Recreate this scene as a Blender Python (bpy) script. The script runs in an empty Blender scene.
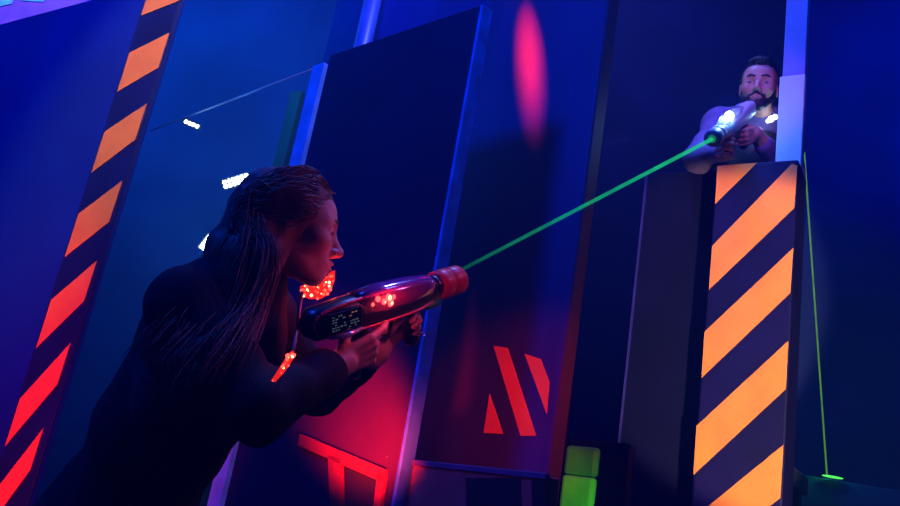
import bpy, bmesh, math, random
import numpy as np
from mathutils import Vector, Matrix
random.seed(4); rng = np.random.default_rng(4)
scn = bpy.context.scene
COL = scn.collection

# ------------------------------------------------------------------ camera
F_PX = 850.0                                   # focal length in pixels of a 900 x 506 frame
VPX, VPY = 920 - 450, 253 + 2450               # vanishing point of the verticals
ROLL = math.atan2(VPX, VPY); PITCH = math.atan(F_PX / math.hypot(VPX, VPY))
CAM = np.array([0, 0, 0.9])
FW = np.array([0, math.cos(PITCH), math.sin(PITCH)])
_R0 = np.array([1.0, 0, 0]); _U0 = np.array([0, -math.sin(PITCH), math.cos(PITCH)])
UI = math.cos(ROLL) * _U0 - math.sin(ROLL) * _R0
RI = math.cos(ROLL) * _R0 + math.sin(ROLL) * _U0
def ray(x, y): return FW + (x - 450) / F_PX * RI + (253 - y) / F_PX * UI
def P(x, y, d): return CAM + ray(x, y) * d
def on_z(x, y, z):
    r = ray(x, y); return CAM + r * ((z - CAM[2]) / r[2])
def on_plane(x, y, p0, n):
    r = ray(x, y); return CAM + r * (np.dot(np.asarray(p0) - CAM, n) / np.dot(r, n))
cd = bpy.data.cameras.new('camera'); cam = bpy.data.objects.new('camera', cd); COL.objects.link(cam)
cd.sensor_width = 36; cd.lens = 36 * F_PX / 900; cd.clip_start = 0.02
m = Matrix(((RI[0], UI[0], -FW[0], CAM[0]), (RI[1], UI[1], -FW[1], CAM[1]), (RI[2], UI[2], -FW[2], CAM[2]), (0, 0, 0, 1)))
cam.matrix_world = m; scn.camera = cam
scn.view_settings.view_transform = 'Standard'; scn.view_settings.look = 'None'
scn.view_settings.gamma = 1; scn.view_settings.use_curve_mapping = False
scn.view_settings.exposure = 0.0

# ------------------------------------------------------------------ world: dark, filled with thin stage haze
w = bpy.data.worlds.new('arena_air'); scn.world = w; w.use_nodes = True
nt = w.node_tree; nt.nodes.clear()
wo = nt.nodes.new('ShaderNodeOutputWorld')
bg = nt.nodes.new('ShaderNodeBackground'); bg.inputs[0].default_value = (0.0, 0.0, 0.01, 1); bg.inputs[1].default_value = 0.2
vs = nt.nodes.new('ShaderNodeVolumeScatter')
vs.inputs['Color'].default_value = (0.04, 0.25, 1.0, 1); vs.inputs['Density'].default_value = 0.022; vs.inputs['Anisotropy'].default_value = 0.25
nt.links.new(bg.outputs[0], wo.inputs['Surface']); nt.links.new(vs.outputs[0], wo.inputs['Volume'])

# ------------------------------------------------------------------ lamps of the arena and added fill spots
def look(loc, tgt):
    return (Vector(tgt) - Vector(loc)).to_track_quat('-Z', 'Y').to_euler()
def spot(name, loc, tgt, col, watt, deg, blend=0.6, r=0.05):
    l = bpy.data.lights.new(name, 'SPOT'); l.color = col; l.energy = watt; l.spot_size = math.radians(deg); l.spot_blend = blend; l.shadow_soft_size = r
    o = bpy.data.objects.new(name, l); COL.objects.link(o); o.location = Vector(loc); o.rotation_euler = look(loc, tgt); return o
def point(name, loc, col, watt, r=0.03):
    l = bpy.data.lights.new(name, 'POINT'); l.color = col; l.energy = watt; l.shadow_soft_size = r
    o = bpy.data.objects.new(name, l); COL.objects.link(o); o.location = Vector(loc); return o
def area(name, loc, tgt, col, watt, size):
    l = bpy.data.lights.new(name, 'AREA'); l.color = col; l.energy = watt; l.size = size
    o = bpy.data.objects.new(name, l); COL.objects.link(o); o.location = Vector(loc); o.rotation_euler = look(loc, tgt); return o
BLUE = (0.015, 0.06, 1.0); RED = (1.0, 0.015, 0.02)
area('blacklight_lamp_high', (-2.2, 0.9, 4.2), P(60, 120, 3.3), (0.0, 0.05, 1.0), 150, 0.6)
area('blacklight_lamp_center', (1.1, 1.9, 4.6), P(575, 60, 3.0), (0.02, 0.09, 1.0), 38, 0.4)
spot('blacklight_lamp_right', (3.9, 2.6, 4.9), P(930, 60, 5.8), (0.0, 0.05, 1.0), 330, 58, 1.0, 0.2)
area('blacklight_lamp_middle', (0.1, 3.0, 4.9), P(400, 10, 4.3), (0.15, 0.2, 1.0), 110, 0.3)
area('blue_lamp_back', (-2.8, 5.0, 4.6), P(190, 150, 6.6), (0.0, 0.22, 1.0), 48, 1.6)
spot('amber_strip_fill', (-1.2, 0.9, 4.1), P(128, 70, 3.0), (1.0, 0.75, 0.4), 400, 24, 1.0)  # added warm spot, stands in for the hazard strip's own fluorescence
spot('warm_pillar_fill', (1.0, 0.2, 0.6), P(746, 338, 3.4), (1.0, 0.74, 0.42), 780, 23.5, 0.2)  # added warm spot that makes the pillar stripes look fluorescent
spot('violet_stage_lamp', (0.5, 1.1, 3.3), P(752, 108, 3.6), (0.72, 0.08, 1.0), 75, 15, 0.6)
spot('red_strip_fill', (-1.7, 0.7, 0.4), P(50, 390, 3.0), RED, 240, 36, 0.9)  # added red spot on the strip's foot, replaces LED light near the woman
spot('red_stage_lamp_low', (0.45, -0.4, 1.8), P(512, 415, 3.0), RED, 380, 13, 0.9)
spot('red_foot_fill', P(352, 520, 2.05), P(370, 415, 2.7), RED, 300, 42, 0.9)  # added spot standing in for red spill from her vest and gun
spot('green_post_fill', (1.0, 1.2, 0.5), P(584, 490, 2.85), (0.45, 1.0, 0.25), 50, 9, 0.5)  # added narrow spot that brightens the fluorescent stub post
spot('violet_face_lamp', (1.2, 1.7, 2.4), P(352, 228, 1.78), (0.65, 0.10, 0.5), 30, 27, 0.7)

# ------------------------------------------------------------------ materials
MATS = {}
def mat(name, base, rough=0.6, metal=0.0, var=0.25, scale=6.0, bump=0.0, bscale=60, specks=0.0, emis=None, estr=0.0, trans=0.0, alpha=1.0, spec=0.5, stretch=(1, 1, 1)):
    if name in MATS: return MATS[name]
    M = bpy.data.materials.new(name); M.use_nodes = True; n = M.node_tree; b = n.nodes['Principled BSDF']
    tc = n.nodes.new('ShaderNodeTexCoord'); mp = n.nodes.new('ShaderNodeMapping'); mp.inputs['Scale'].default_value = stretch
    n.links.new(tc.outputs['Object'], mp.inputs[0])
    nz = n.nodes.new('ShaderNodeTexNoise'); nz.inputs['Scale'].default_value = scale; nz.inputs['Detail'].default_value = 5
    n.links.new(mp.outputs[0], nz.inputs['Vector'])
    cr = n.nodes.new('ShaderNodeValToRGB')
    lo = [max(0, c * (1 - var)) for c in base]; hi = [min(1, c * (1 + var)) for c in base]
    cr.color_ramp.elements[0].position = 0.3; cr.color_ramp.elements[0].color = (*lo, 1)
    cr.color_ramp.elements[1].position = 0.7; cr.color_ramp.elements[1].color = (*hi, 1)
    n.links.new(nz.outputs['Fac'], cr.inputs[0]); out = cr.outputs[0]
    if specks > 0:                                 # small paint flecks and chips
        vo = n.nodes.new('ShaderNodeTexVoronoi'); vo.inputs['Scale'].default_value = 9
        n.links.new(tc.outputs['Object'], vo.inputs['Vector'])
        lt = n.nodes.new('ShaderNodeMath'); lt.operation = 'LESS_THAN'; lt.inputs[1].default_value = specks
        n.links.new(vo.outputs['Distance'], lt.inputs[0])
        mx = n.nodes.new('ShaderNodeMixRGB'); mx.inputs[2].default_value = (0.5, 0.55, 0.7, 1)
        n.links.new(lt.outputs[0], mx.inputs[0]); n.links.new(out, mx.inputs[1]); out = mx.outputs[0]
    n.links.new(out, b.inputs['Base Color'])
    b.inputs['Roughness'].default_value = rough; b.inputs['Metallic'].default_value = metal
    b.inputs['Specular IOR Level'].default_value = spec
    b.inputs['Transmission Weight'].default_value = trans; b.inputs['Alpha'].default_value = alpha
    if emis: b.inputs['Emission Color'].default_value = (*emis, 1); b.inputs['Emission Strength'].default_value = estr
    if bump > 0:
        n2 = n.nodes.new('ShaderNodeTexNoise'); n2.inputs['Scale'].default_value = bscale; n2.inputs['Detail'].default_value = 4
        n.links.new(mp.outputs[0], n2.inputs['Vector'])
        bp = n.nodes.new('ShaderNodeBump'); bp.inputs['Strength'].default_value = bump; bp.inputs['Distance'].default_value = 0.004
        n.links.new(n2.outputs['Fac'], bp.inputs['Height']); n.links.new(bp.outputs[0], b.inputs['Normal'])
    MATS[name] = M; return M
NAVY = mat('navy_wall_paint', (0.003, 0.018, 0.20), 0.6, var=0.25, scale=2.0, bump=0.15, bscale=90, specks=0.016, spec=0.25)
NAVYG = mat('navy_gloss_panel', (0.045, 0.03, 0.16), 0.42, var=0.35, scale=1.6, bump=0.1, bscale=30, specks=0.014, stretch=(3, 3, 0.6))
BLACKP = mat('black_panel_paint', (0.0022, 0.002, 0.03), 0.7, var=0.3, scale=3, bump=0.15, specks=0.010, spec=0.1)
NAVYB = mat('black_blue_board_paint', (0.030, 0.009, 0.042), 0.55, var=0.3, scale=2.2, bump=0.15, specks=0.014, spec=0.2)
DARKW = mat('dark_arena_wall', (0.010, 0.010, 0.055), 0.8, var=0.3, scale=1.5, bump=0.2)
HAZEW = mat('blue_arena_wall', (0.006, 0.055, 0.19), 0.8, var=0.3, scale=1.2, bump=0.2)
FLOORM = mat('dark_floor_carpet', (0.015, 0.015, 0.03), 0.95, var=0.5, scale=40, bump=0.5, bscale=300)
ORANGE = mat('fluorescent_orange_paint', (0.95, 0.22, 0.02), 0.6, var=0.12, scale=9, bump=0.25, bscale=45, specks=0.0)
EDGE = mat('pale_edge_paint', (0.28, 0.5, 0.8), 0.5, var=0.2, scale=14, bump=0.2)
EDGEB = mat('blue_lit_edge_tint', (0.04, 0.26, 0.80), 0.5, var=0.3, scale=14, bump=0.2, specks=0.03)  # white end edge with the blue lamp light put into its colour
POSTW = mat('pale_post_tone', (0.40, 0.60, 0.85), 0.5, var=0.06, scale=8, bump=0.1)
POSTB = mat('dark_post_tone', (0.12, 0.20, 0.60), 0.55, var=0.15, scale=8, bump=0.1)
GREENP = mat('fluorescent_green_paint', (0.15, 0.95, 0.03), 0.5, var=0.15, scale=12, bump=0.2)
BROWNP = mat('russet_board_paint', (0.28, 0.09, 0.08), 0.6, var=0.25, scale=9, bump=0.25, specks=0.01)
RECESS = mat('black_recess_paint', (0.006, 0.005, 0.012), 0.8, var=0.3, scale=6)
REDBOARD = mat('red_lit_board_tint', (0.22, 0.02, 0.018), 0.6, var=0.25, scale=9, bump=0.25)  # red light falling on the boards is put into this colour
PIPE = mat('painted_steel_pipe', (0.25, 0.3, 0.5), 0.35, metal=0.3, var=0.2)

# ------------------------------------------------------------------ object helpers
def link(o, parent=None):
    COL.objects.link(o)
    if parent is not None: o.parent = parent
    return o
def tag(o, label=None, cat=None, group=None, kind=None):
    if label: o['label'] = label
    if cat: o['category'] = cat
    if group: o['group'] = group
    if kind or cat: o['kind'] = kind or 'thing'
    return o
def thing(name, loc, label, cat, group=None):
    o = bpy.data.objects.new(name, None); COL.objects.link(o); o.location = Vector(loc); o.empty_display_size = 0.1
    return tag(o, label, cat, group)
def finish(name, bm, material, parent=None, smooth=False):
    """bmesh in world coordinates -> one mesh object, expressed relative to its parent (parents are unrotated)."""
    bmesh.ops.recalc_face_normals(bm, faces=bm.faces)
    me = bpy.data.meshes.new(name); 
    off = Vector((0, 0, 0)); p = parent
    while p is not None: off += p.location; p = p.parent
    bmesh.ops.translate(bm, verts=bm.verts, vec=-off)
    bm.to_mesh(me); bm.free(); me.materials.append(material)
    if smooth:
        me.polygons.foreach_set('use_smooth', [True] * len(me.polygons))
    return link(bpy.data.objects.new(name, me), parent)
def V(p): return Vector((float(p[0]), float(p[1]), float(p[2])))
def prism(bm, pts, vec):
    a = [bm.verts.new(V(p)) for p in pts]; b = [bm.verts.new(V(p) + V(vec)) for p in pts]; n = len(pts)
    bm.faces.new(a); bm.faces.new(b[::-1])
    for i in range(n): bm.faces.new((a[i], a[(i + 1) % n], b[(i + 1) % n], b[i]))
def box(bm, o, ax, ay, az, bev=0.0):
    """box from corner o with edge vectors ax, ay, az"""
    t = bmesh.new(); o = np.asarray(o, float); ax = np.asarray(ax, float); ay = np.asarray(ay, float)
    prism(t, [o, o + ax, o + ax + ay, o + ay], az)
    if bev > 0: bmesh.ops.bevel(t, geom=list(t.edges), offset=bev, segments=2, affect='EDGES', profile=0.5)
    me = bpy.data.meshes.new('t'); t.to_mesh(me); t.free(); bm.from_mesh(me); bpy.data.meshes.remove(me)
def tube(bm, pts, rad, n=8, caps=True):
    pts = [V(p) for p in pts]; rings = []
    rad = rad if hasattr(rad, '__len__') else [rad] * len(pts)
    prev = None
    for i, p in enumerate(pts):
        t = (pts[min(i + 1, len(pts) - 1)] - pts[max(i - 1, 0)]).normalized()
        if prev is None:
            up = Vector((0, 0, 1)) if abs(t.z) < 0.9 else Vector((1, 0, 0)); u = t.cross(up).normalized()
        else: u = (prev - t * prev.dot(t)).normalized()
        prev = u; v = t.cross(u)
        rings.append([bm.verts.new(p + (u * math.cos(k * 2 * math.pi / n) + v * math.sin(k * 2 * math.pi / n)) * rad[i]) for k in range(n)])
    for a, b in zip(rings, rings[1:]):
        for k in range(n): bm.faces.new((a[k], a[(k + 1) % n], b[(k + 1) % n], b[k]))
    if caps: bm.faces.new(rings[0][::-1]); bm.faces.new(rings[-1])
def loft(bm, secs, M, n=24):
    """secs: (x, yc, zc, half_w, half_h, exponent) rings across local x, placed with matrix M"""
    rings = []
    for x, yc, zc, hw, hh, e in secs:
        r = []
        for k in range(n):
            t = 2 * math.pi * k / n; c, s = math.cos(t), math.sin(t)
            r.append(bm.verts.new(M @ Vector((x, yc + hw * math.copysign(abs(c) ** (2 / e), c), zc + hh * math.copysign(abs(s) ** (2 / e), s)))))
        rings.append(r)
    for a, b in zip(rings, rings[1:]):
        for k in range(n): bm.faces.new((a[k], a[(k + 1) % n], b[(k + 1) % n], b[k]))
    bm.faces.new(rings[0][::-1]); bm.faces.new(rings[-1])
def ball(bm, c, r, seg=12, scale=(1, 1, 1)):
    bmesh.ops.create_uvsphere(bm, u_segments=seg, v_segments=max(6, seg // 2), radius=r, matrix=Matrix.Translation(V(c)) @ Matrix.Diagonal((*scale, 1)))
UP = np.array([0, 0, 1.0])
def dirv(deg): return np.array([math.cos(math.radians(deg)), math.sin(math.radians(deg)), 0.0])
def facing(u):                                   # horizontal normal of a wall running along u, on the camera's side
    return np.array([u[1], -u[0], 0.0])

# ------------------------------------------------------------------ room shell
def slab(name, o, ax, ay, az, m):
    bm = bmesh.new(); box(bm, o, ax, ay, az); return tag(finish(name, bm, m), kind='structure')
slab('floor', (-6, -3, -0.1), (13, 0, 0), (0, 13, 0), (0, 0, 0.1), FLOORM)
slab('ceiling', (-6, -3, 5.6), (13, 0, 0), (0, 13, 0), (0, 0, 0.1), DARKW)
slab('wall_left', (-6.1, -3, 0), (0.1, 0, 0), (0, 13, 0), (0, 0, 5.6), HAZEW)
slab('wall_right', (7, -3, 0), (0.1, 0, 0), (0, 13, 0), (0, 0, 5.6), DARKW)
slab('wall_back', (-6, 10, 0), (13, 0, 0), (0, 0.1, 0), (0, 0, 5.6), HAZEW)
slab('wall_front', (-6, -3.1, 0), (13, 0, 0), (0, 0.1, 0), (0, 0, 5.6), DARKW)

def panel(name, p, q, z0, z1, th, m, parent=None, bev=0.004):
    """upright board whose front face runs from plan point p to q; thickness goes away from the camera"""
    p = np.array([p[0], p[1], z0]); q = np.array([q[0], q[1], z0]); u = (q - p) / np.linalg.norm(q - p)
    bm = bmesh.new(); box(bm, p, q - p, -facing(u) * th, UP * (z1 - z0), bev)
    return finish(name, bm, m, parent)
def decal(name, px, p0, n, th, m, parent):
    """painted piece given by its outline in pixels, cast onto the board it lies on"""
    bm = bmesh.new(); prism(bm, [on_plane(x, y, p0, n) + n * 0.0005 for x, y in px], n * th)
    return finish(name, bm, m, parent)
def vedge(px, py, p0, n):                        # plan point of a vertical edge seen at a pixel
    return on_plane(px, py, p0, n)

# ---- partition A: tall blue board with the hazard strip down its edge
uA = dirv(-33); nA = facing(uA); a1 = on_z(90, 0, 2.62)
aR = vedge(181, 2, a1, nA); aL = aR - uA * 2.3
A = thing('partition_panel', (*(aR - uA * 0.8)[:2], 0), 'tall blue partition board with narrow orange hazard strip beside the haze filled opening', 'partition')
panel('board', aL, aR, 0, 2.62, 0.018, NAVY, A)
aS = vedge(146, 0, a1, nA)
panel('edge_strip', aS + nA * 0.006, aR + nA * 0.006, 0, 2.60, 0.006, mat('dark_blue_strip_paint', (0.003, 0.006, 0.06), 0.5, var=0.3, scale=6, bump=0.2), A, 0.001)
LA = [(-24, 16), (53, 92), (132, 173), (214, 257), (300, 348), (399, 446), (500, 550)]
RA = [(-35, 1), (33, 68), (104, 140), (181, 222), (261, 301), (343, 384), (428, 470)]
for (l0, l1), (r0, r1) in zip(LA, RA):
    if l0 < 0: l0, r0 = -10, -20
    q = [(146 - .316 * l0 + .6, l0), (146 - .316 * l1 + .6, l1), (181 - .318 * r1 - .8, r1), (181 - .318 * r0 - .8, r0)]
    decal('hazard_stripe', q, a1 + nA * 0.006, nA, 0.002, ORANGE, A)

# ---- partition B: dark board behind the crouching player, pale end edge, boards at its foot tinted as red-lit
bA_, bB_ = on_z(330, 55, 2.6), on_z(480, 5, 2.6)
uB = (bB_ - bA_) / np.linalg.norm(bB_ - bA_); nB = facing(uB)
bR = vedge(476, 30, bA_, nB); bL = bA_
B = thing('partition_panel', (*((bL + bR) / 2)[:2], 0), 'dark navy partition board with a white end edge tinted by blue light behind the crouching player', 'partition')
panel('board', bL, bR, 0, 2.6, 0.05, NAVYB, B)
bm = bmesh.new(); box(bm, (*bR[:2] , 0), uB * 0.012, -nB * 0.055, UP * 2.6, 0.002); finish('end_edge', bm, EDGEB, B)
wl = on_z(318, 64, 2.56); 
bm = bmesh.new(); wq = vedge(313, 66, bL - nB * 0.055, nB); wr = vedge(324.5, 62, bL - nB * 0.055, nB)
box(bm, (*wq[:2], 0), (wr - wq) * np.array([1, 1, 0]), -nB * 0.03, UP * (wq[2])); finish('back_trim', bm, EDGE, B)
for px in ([(303, 434), (388, 470), (386, 483), (301, 446)], [(331, 455), (344, 460), (346, 560), (335, 560)], [(381, 472), (388, 475), (376, 560), (370, 560)]):
    decal('cross_board', px, bL, nB, 0.014, REDBOARD, B)
decal('recess_panel', [(345, 462), (381, 478), (370, 560), (347, 560)], bL, nB, 0.003, RECESS, B)

# ---- partition C: glossy tall board with slanted stripe emblem
uC = dirv(-46); nC = facing(uC); c0 = on_z(500, 434, 1.2)
cR = vedge(607, 5, c0, nC); cL = vedge(452, 200, c0, nC)
C = thing('partition_panel', (*((cL + cR) / 2)[:2], 0), 'tall glossy dark partition board with red spotlight patch and slanted stripe emblem', 'partition')
panel('board', cL, cR, 0, 4.2, 0.06, NAVYG, C)
for px in ([(490, 394), (484, 433), (503.5, 434)], [(494, 346), (508, 348), (536.5, 436), (521, 436)], [(525, 354), (541, 359), (550, 383), (547, 414)]):
    decal('emblem_stripe', px, c0, nC, 0.002, ORANGE, C)
spot('red_stage_lamp_top', on_plane(508, -170, c0, nC) + nC * 0.34, on_plane(529, 62, c0, nC), RED, 10000, 3.7, 0.9)
bm = bmesh.new(); box(bm, (*cR[:2], 0), uC * 0.01, -nC * 0.06, UP * 4.2, 0.002); finish('end_edge', bm, mat('red_lit_edge_tint', (.06, .015, .04), .6), C)  # side face carries its red light in the base colour

# ---- low crate at the foot of partition C
uF = dirv(-50); nF = facing(uF); f0 = on_z(395, 460, 1.045)
fL = vedge(413, 465, f0, nF); fR = vedge(548, 470, f0, nF)
Fc = thing('low_crate', (*((fL + fR) / 2)[:2], 0), 'low russet crate with dark sunk panels at the foot of the glossy partition', 'crate')
bm = bmesh.new(); box(bm, (*fL[:2], 0), (fR - fL) * [1, 1, 0], -nF * 0.05, UP * 1.045, 0.004); finish('crate_body', bm, BROWNP, Fc)
for px in ([(466, 478), (521, 478), (524, 560), (468, 560)], [(532, 478), (546, 478), (548, 560), (534, 560)]):
    decal('sunk_panel', px, f0, nF, 0.002, RECESS, Fc)
bm = bmesh.new(); box(bm, (*(fL + nF * .006)[:2], 1.035), (fR - fL) * [1, 1, 0], -nF * 0.02, UP * 0.016, 0.002); finish('lit_top_edge', bm, mat('top_edge_light_tint', (.12, .07, .2), .5), Fc)  # strip coloured for the light along the crate's top edge

# ---- striped pillar with a post on top of it
uP = dirv(-33); nP = facing(uP); ZP = 2.43; p0 = on_z(757, 162, ZP)
pL = vedge(717, 165, p0, nP); pR = vedge(798.5, 161, p0, nP)
PIL = thing('striped_pillar', (*((pL + pR) / 2)[:2], 0), 'broad pillar with orange and black hazard stripes below the aiming man', 'pillar')
panel('pillar_body', pL, pR, 0, ZP, 0.20, mat('black_blue_stripe_paint', (0.004, 0.002, 0.05), 0.6, var=0.3, scale=5, bump=0.2, spec=0.15), PIL, 0.008)
SP = [[(717.5, 166), (715.2, 204), (757, 163)],
      [(712.4, 246), (708.8, 290), (794.5, 208), (797.3, 166), (792, 164)],
      [(704.6, 332), (701.6, 378), (790.5, 293), (793.5, 248)],
      [(696.6, 426), (693.6, 475), (786.0, 389), (788.5, 341)],
      [(689, 522), (686, 570), (780.5, 498), (783.5, 445)]]
for px in SP: decal('hazard_stripe', px, p0, nP, 0.002, ORANGE, PIL)

wp0 = pR - uP * 0.094 - nP * 0.06
WP = thing('upright_post', (*wp0[:2], ZP), 'square post with paler lower board standing on the striped pillar', 'post')
bm = bmesh.new(); box(bm, (*(wp0 - nP * 0.03)[:2], ZP), uP * 0.088, -nP * 0.06, UP * 2.6, 0.004); finish('post_core', bm, POSTB, WP)  # core is darker and bluer than the board before its lower part
bm = bmesh.new(); box(bm, (*(wp0 - uP * 0.004)[:2], ZP), uP * 0.098, -nP * 0.03, UP * 0.41, 0.004); finish('lower_board', bm, POSTW, WP)

# ---- parapet, deck and back wall around the man
e0 = pL - nP * 0.16
eL = vedge(646, 174, e0, nP); zE = eL[2]
E_ = thing('parapet_panel', (*((eL + pL) / 2)[:2], 0), 'dark parapet board beside the striped pillar hiding the man below the chest', 'parapet')
panel('board', eL, pL - nP * 0.16 - uP * 0.003, 0, zE, 0.04, BLACKP, E_)
bm = bmesh.new(); box(bm, (*(eL + nP * 0.004)[:2], 0), uP * 0.010, -nP * 0.01, UP * zE); finish('corner_bead', bm, mat('violet_bead', (.02, .015, .22), .5), E_)
dk = thing('raised_deck', (*(eL - nP * 0.5)[:2], 0), 'raised dark deck behind the parapet that the aiming man stands on', 'platform')
ZD = 1.36
bm = bmesh.new(); box(bm, (*(eL - nP * 0.085)[:2], ZD - 0.08), uP * 0.56, -nP * 0.95, UP * 0.08, 0.004); finish('deck_top', bm, DARKW, dk)
for s, t in ((0.03, 0.12), (0.46, 0.12), (0.03, 0.92), (0.46, 0.92)):
    bm = bmesh.new(); box(bm, (*(eL + uP * s - nP * t)[:2], 0), uP * 0.08, -nP * 0.08, UP * (ZD - 0.08)); finish('leg', bm, DARKW, dk)
k0 = P(760, 100, 6.0); uK = dirv(-10)
kb = panel('rear_screen_wall', k0 - uK * 1.6, k0 + uK * 3.6, 0, 5.5, 0.06, NAVY)
tag(kb, 'wide blue lit rear screen wall behind the aiming man', 'partition')

ds0 = P(600, 250, 4.75); uD = dirv(-14)
tag(panel('gap_shade_board', ds0 - uD * 0.45, ds0 + uD * 1.04, 0, 5.4, 0.05, BLACKP), 'tall black sheet added to darken the gap behind the aiming man', 'partition')  # added black sheet, makes the darkness behind the man

# ---- green stub post
g0 = P(584, 446, 2.9); uG = dirv(-40); nG = facing(uG)
gp = thing('stub_post', (*g0[:2], 0), 'bright green stub post with darker shading painted on its rounded top beside the low crate', 'post')
zG = g0[2]
bm = bmesh.new(); box(bm, (*(g0 - uG * 0.072)[:2], 0), uG * 0.122, -nG * 0.035, UP * (zG - 0.10), 0.012); finish('post_body', bm, GREENP, gp)
bm = bmesh.new(); box(bm, (*(g0 - uG * 0.074 - nG * 0.004)[:2], zG - 0.10), uG * 0.126, -nG * 0.031, UP * 0.10, 0.014); finish('shaded_top', bm, mat('shaded_green_tint', (0.05, 0.35, 0.02), .5), gp)  # same green made darker for the shading of the top
bm = bmesh.new(); box(bm, (*(g0 - uG * 0.16 - nG * 0.14)[:2], 0), uG * 0.26, -nG * 0.05, UP * (zG + 0.04), 0.004); finish('backing_board', bm, BLACKP, gp)

# ---- ledge on the right
l0 = P(800, 474, 4.5); uL = dirv(-3); nL = facing(uL)
lg = panel('low_ledge', l0, l0 + uL * 1.8, 0, l0[2], 0.3, HAZEW); tag(lg, 'low dark blue ledge where the yellow green beam lands', 'ledge')

# ---- panel and pipe seen above partition B
h0 = P(400, 20, 4.3); uH = dirv(-40); nH = facing(uH)
hL = vedge(337, 0, h0, nH); hR = hL + uH * 1.5
H = thing('partition_panel', (*((hL + hR) / 2)[:2], 0), 'blue lit partition board with vertical conduit seen above the dark navy partition', 'partition')
panel('board', hL, hR, 0, 4.3, 0.05, NAVY, H)
hp = vedge(380, 5, h0, nH) + nH * 0.055; bm = bmesh.new(); tube(bm, [(*hp[:2], 0), (*hp[:2], 4.3)], 0.045, 16); finish('conduit', bm, mat('blue_conduit_paint', (.03, .07, .36), .4), H, True)

# ---- board above the left partition, violet and cyan light put into its colours
uM = dirv(-30); nM = facing(uM); m0 = P(40, 0, 4.3)
MU = thing('upper_board', (*m0[:2], 2.9), 'upper board painted with violet and cyan light peeking over the tall blue partition', 'board')
bm = bmesh.new(); o = m0 - uM * 1.2; box(bm, (o[0], o[1], 2.4), uM * 2.0, -nM * 0.05, UP * 2.0, 0.004); finish('board', bm, mat('violet_light_tint', (.30, .12, .8), .5, var=.3, scale=5), MU)
CY = mat('cyan_light_tint', (.15, .75, .75), .5, var=.4, scale=6)
for px in ([(-30, 14), (-30, -40), (22, -40), (12, 4)], [(22, 1), (30, -14), (62, -20), (44, 2)]):
    decal('cyan_light_patch', px, m0, nM, 0.003, CY, MU)
spot('upper_board_fill', m0 + nM * 0.5 + UP * 0.7, m0 + UP * 0.1, (0.7, 0.7, 1.0), 40, 60, 0.6)  # added spot that brightens the upper board

# ---- far left space: pipe, green glow bar and flood lamps
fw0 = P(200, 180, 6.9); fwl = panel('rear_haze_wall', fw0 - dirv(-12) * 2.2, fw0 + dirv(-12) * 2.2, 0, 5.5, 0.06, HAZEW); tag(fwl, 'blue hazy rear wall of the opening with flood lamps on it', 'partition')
FLa, FLb = P(150, 131, 6.6), P(318, 67, 5.9)
bm = bmesh.new(); tube(bm, [FLa, FLb], 0.007, 8); tag(finish('ceiling_pipe', bm, PIPE, None, True), 'thin pale ceiling pipe crossing the blue haze of the opening', 'pipe')
gq = P(272, 166, 5.8); gm = bmesh.new(); box(gm, (*gq[:2], 0), dirv(-30) * 0.10, dirv(60) * 0.05, UP * 3.55, 0.004)  # faint green glow given the shape of a dull green bar
tag(finish('green_glow_bar', gm, mat('green_glow_tint', (.01, .10, .05), .6), None), 'slender bar shaped as a faint green glow far back in the hazy opening', 'post')
HOUS = mat('black_lamp_housing', (.02, .02, .025), .5)
def emit(name, col, s):
    M = MATS.get(name)
    if M: return M
    M = mat(name, (.03, .03, .03), .4, emis=col, estr=s); return M
LEDW = emit('cold_white_led', (0.75, 0.92, 1.0), 14)
def flood(px0, px1, d, rows, cols, label, watt):
    a, b = P(*px0, d), P(*px1, d); u = (b - a); L = np.linalg.norm(u); u /= L
    c = (a + b) / 2; n = CAM - c; n /= np.linalg.norm(n); v = np.cross(n, u)
    hh = L / cols * rows
    t = thing('flood_lamp', c, label, 'lamp', 'flood lamps in the hazy opening')
    bm = bmesh.new(); box(bm, c - u * (L / 2 + .01) - v * (hh / 2 + .01) - n * .05, u * (L + .02), v * (hh + .02), n * .045, 0.006); finish('housing', bm, HOUS, t)
    bm = bmesh.new(); tube(bm, [c - n * .04, c - n * .06, c - n * .16], .012); finish('wall_bracket', bm, HOUS, t)
    for i in range(cols):
        for j in range(rows):
            q = c + u * ((i + .5) / cols - .5) * L + v * ((j + .5) / rows - .5) * hh
            bm = bmesh.new(); ball(bm, q, min(L / cols, hh / rows) * 0.44, 8); finish('led', bm, LEDW, t, True)
    point('flood_lamp_light', c + n * 0.12, (0.25, 0.6, 1.0), watt, 0.06)
flood((223, 185), (249, 177), 6.3, 2, 6, 'white flood lamp lying almost level above the crouching player', 5)
flood((201, 249), (211, 236), 6.3, 2, 5, 'white flood lamp standing steep beside the crouching player\'s hair', 5)
flood((184, 121), (199, 127), 6.35, 1, 4, 'small dim lamp bar under the pale ceiling pipe', 1)
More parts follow.
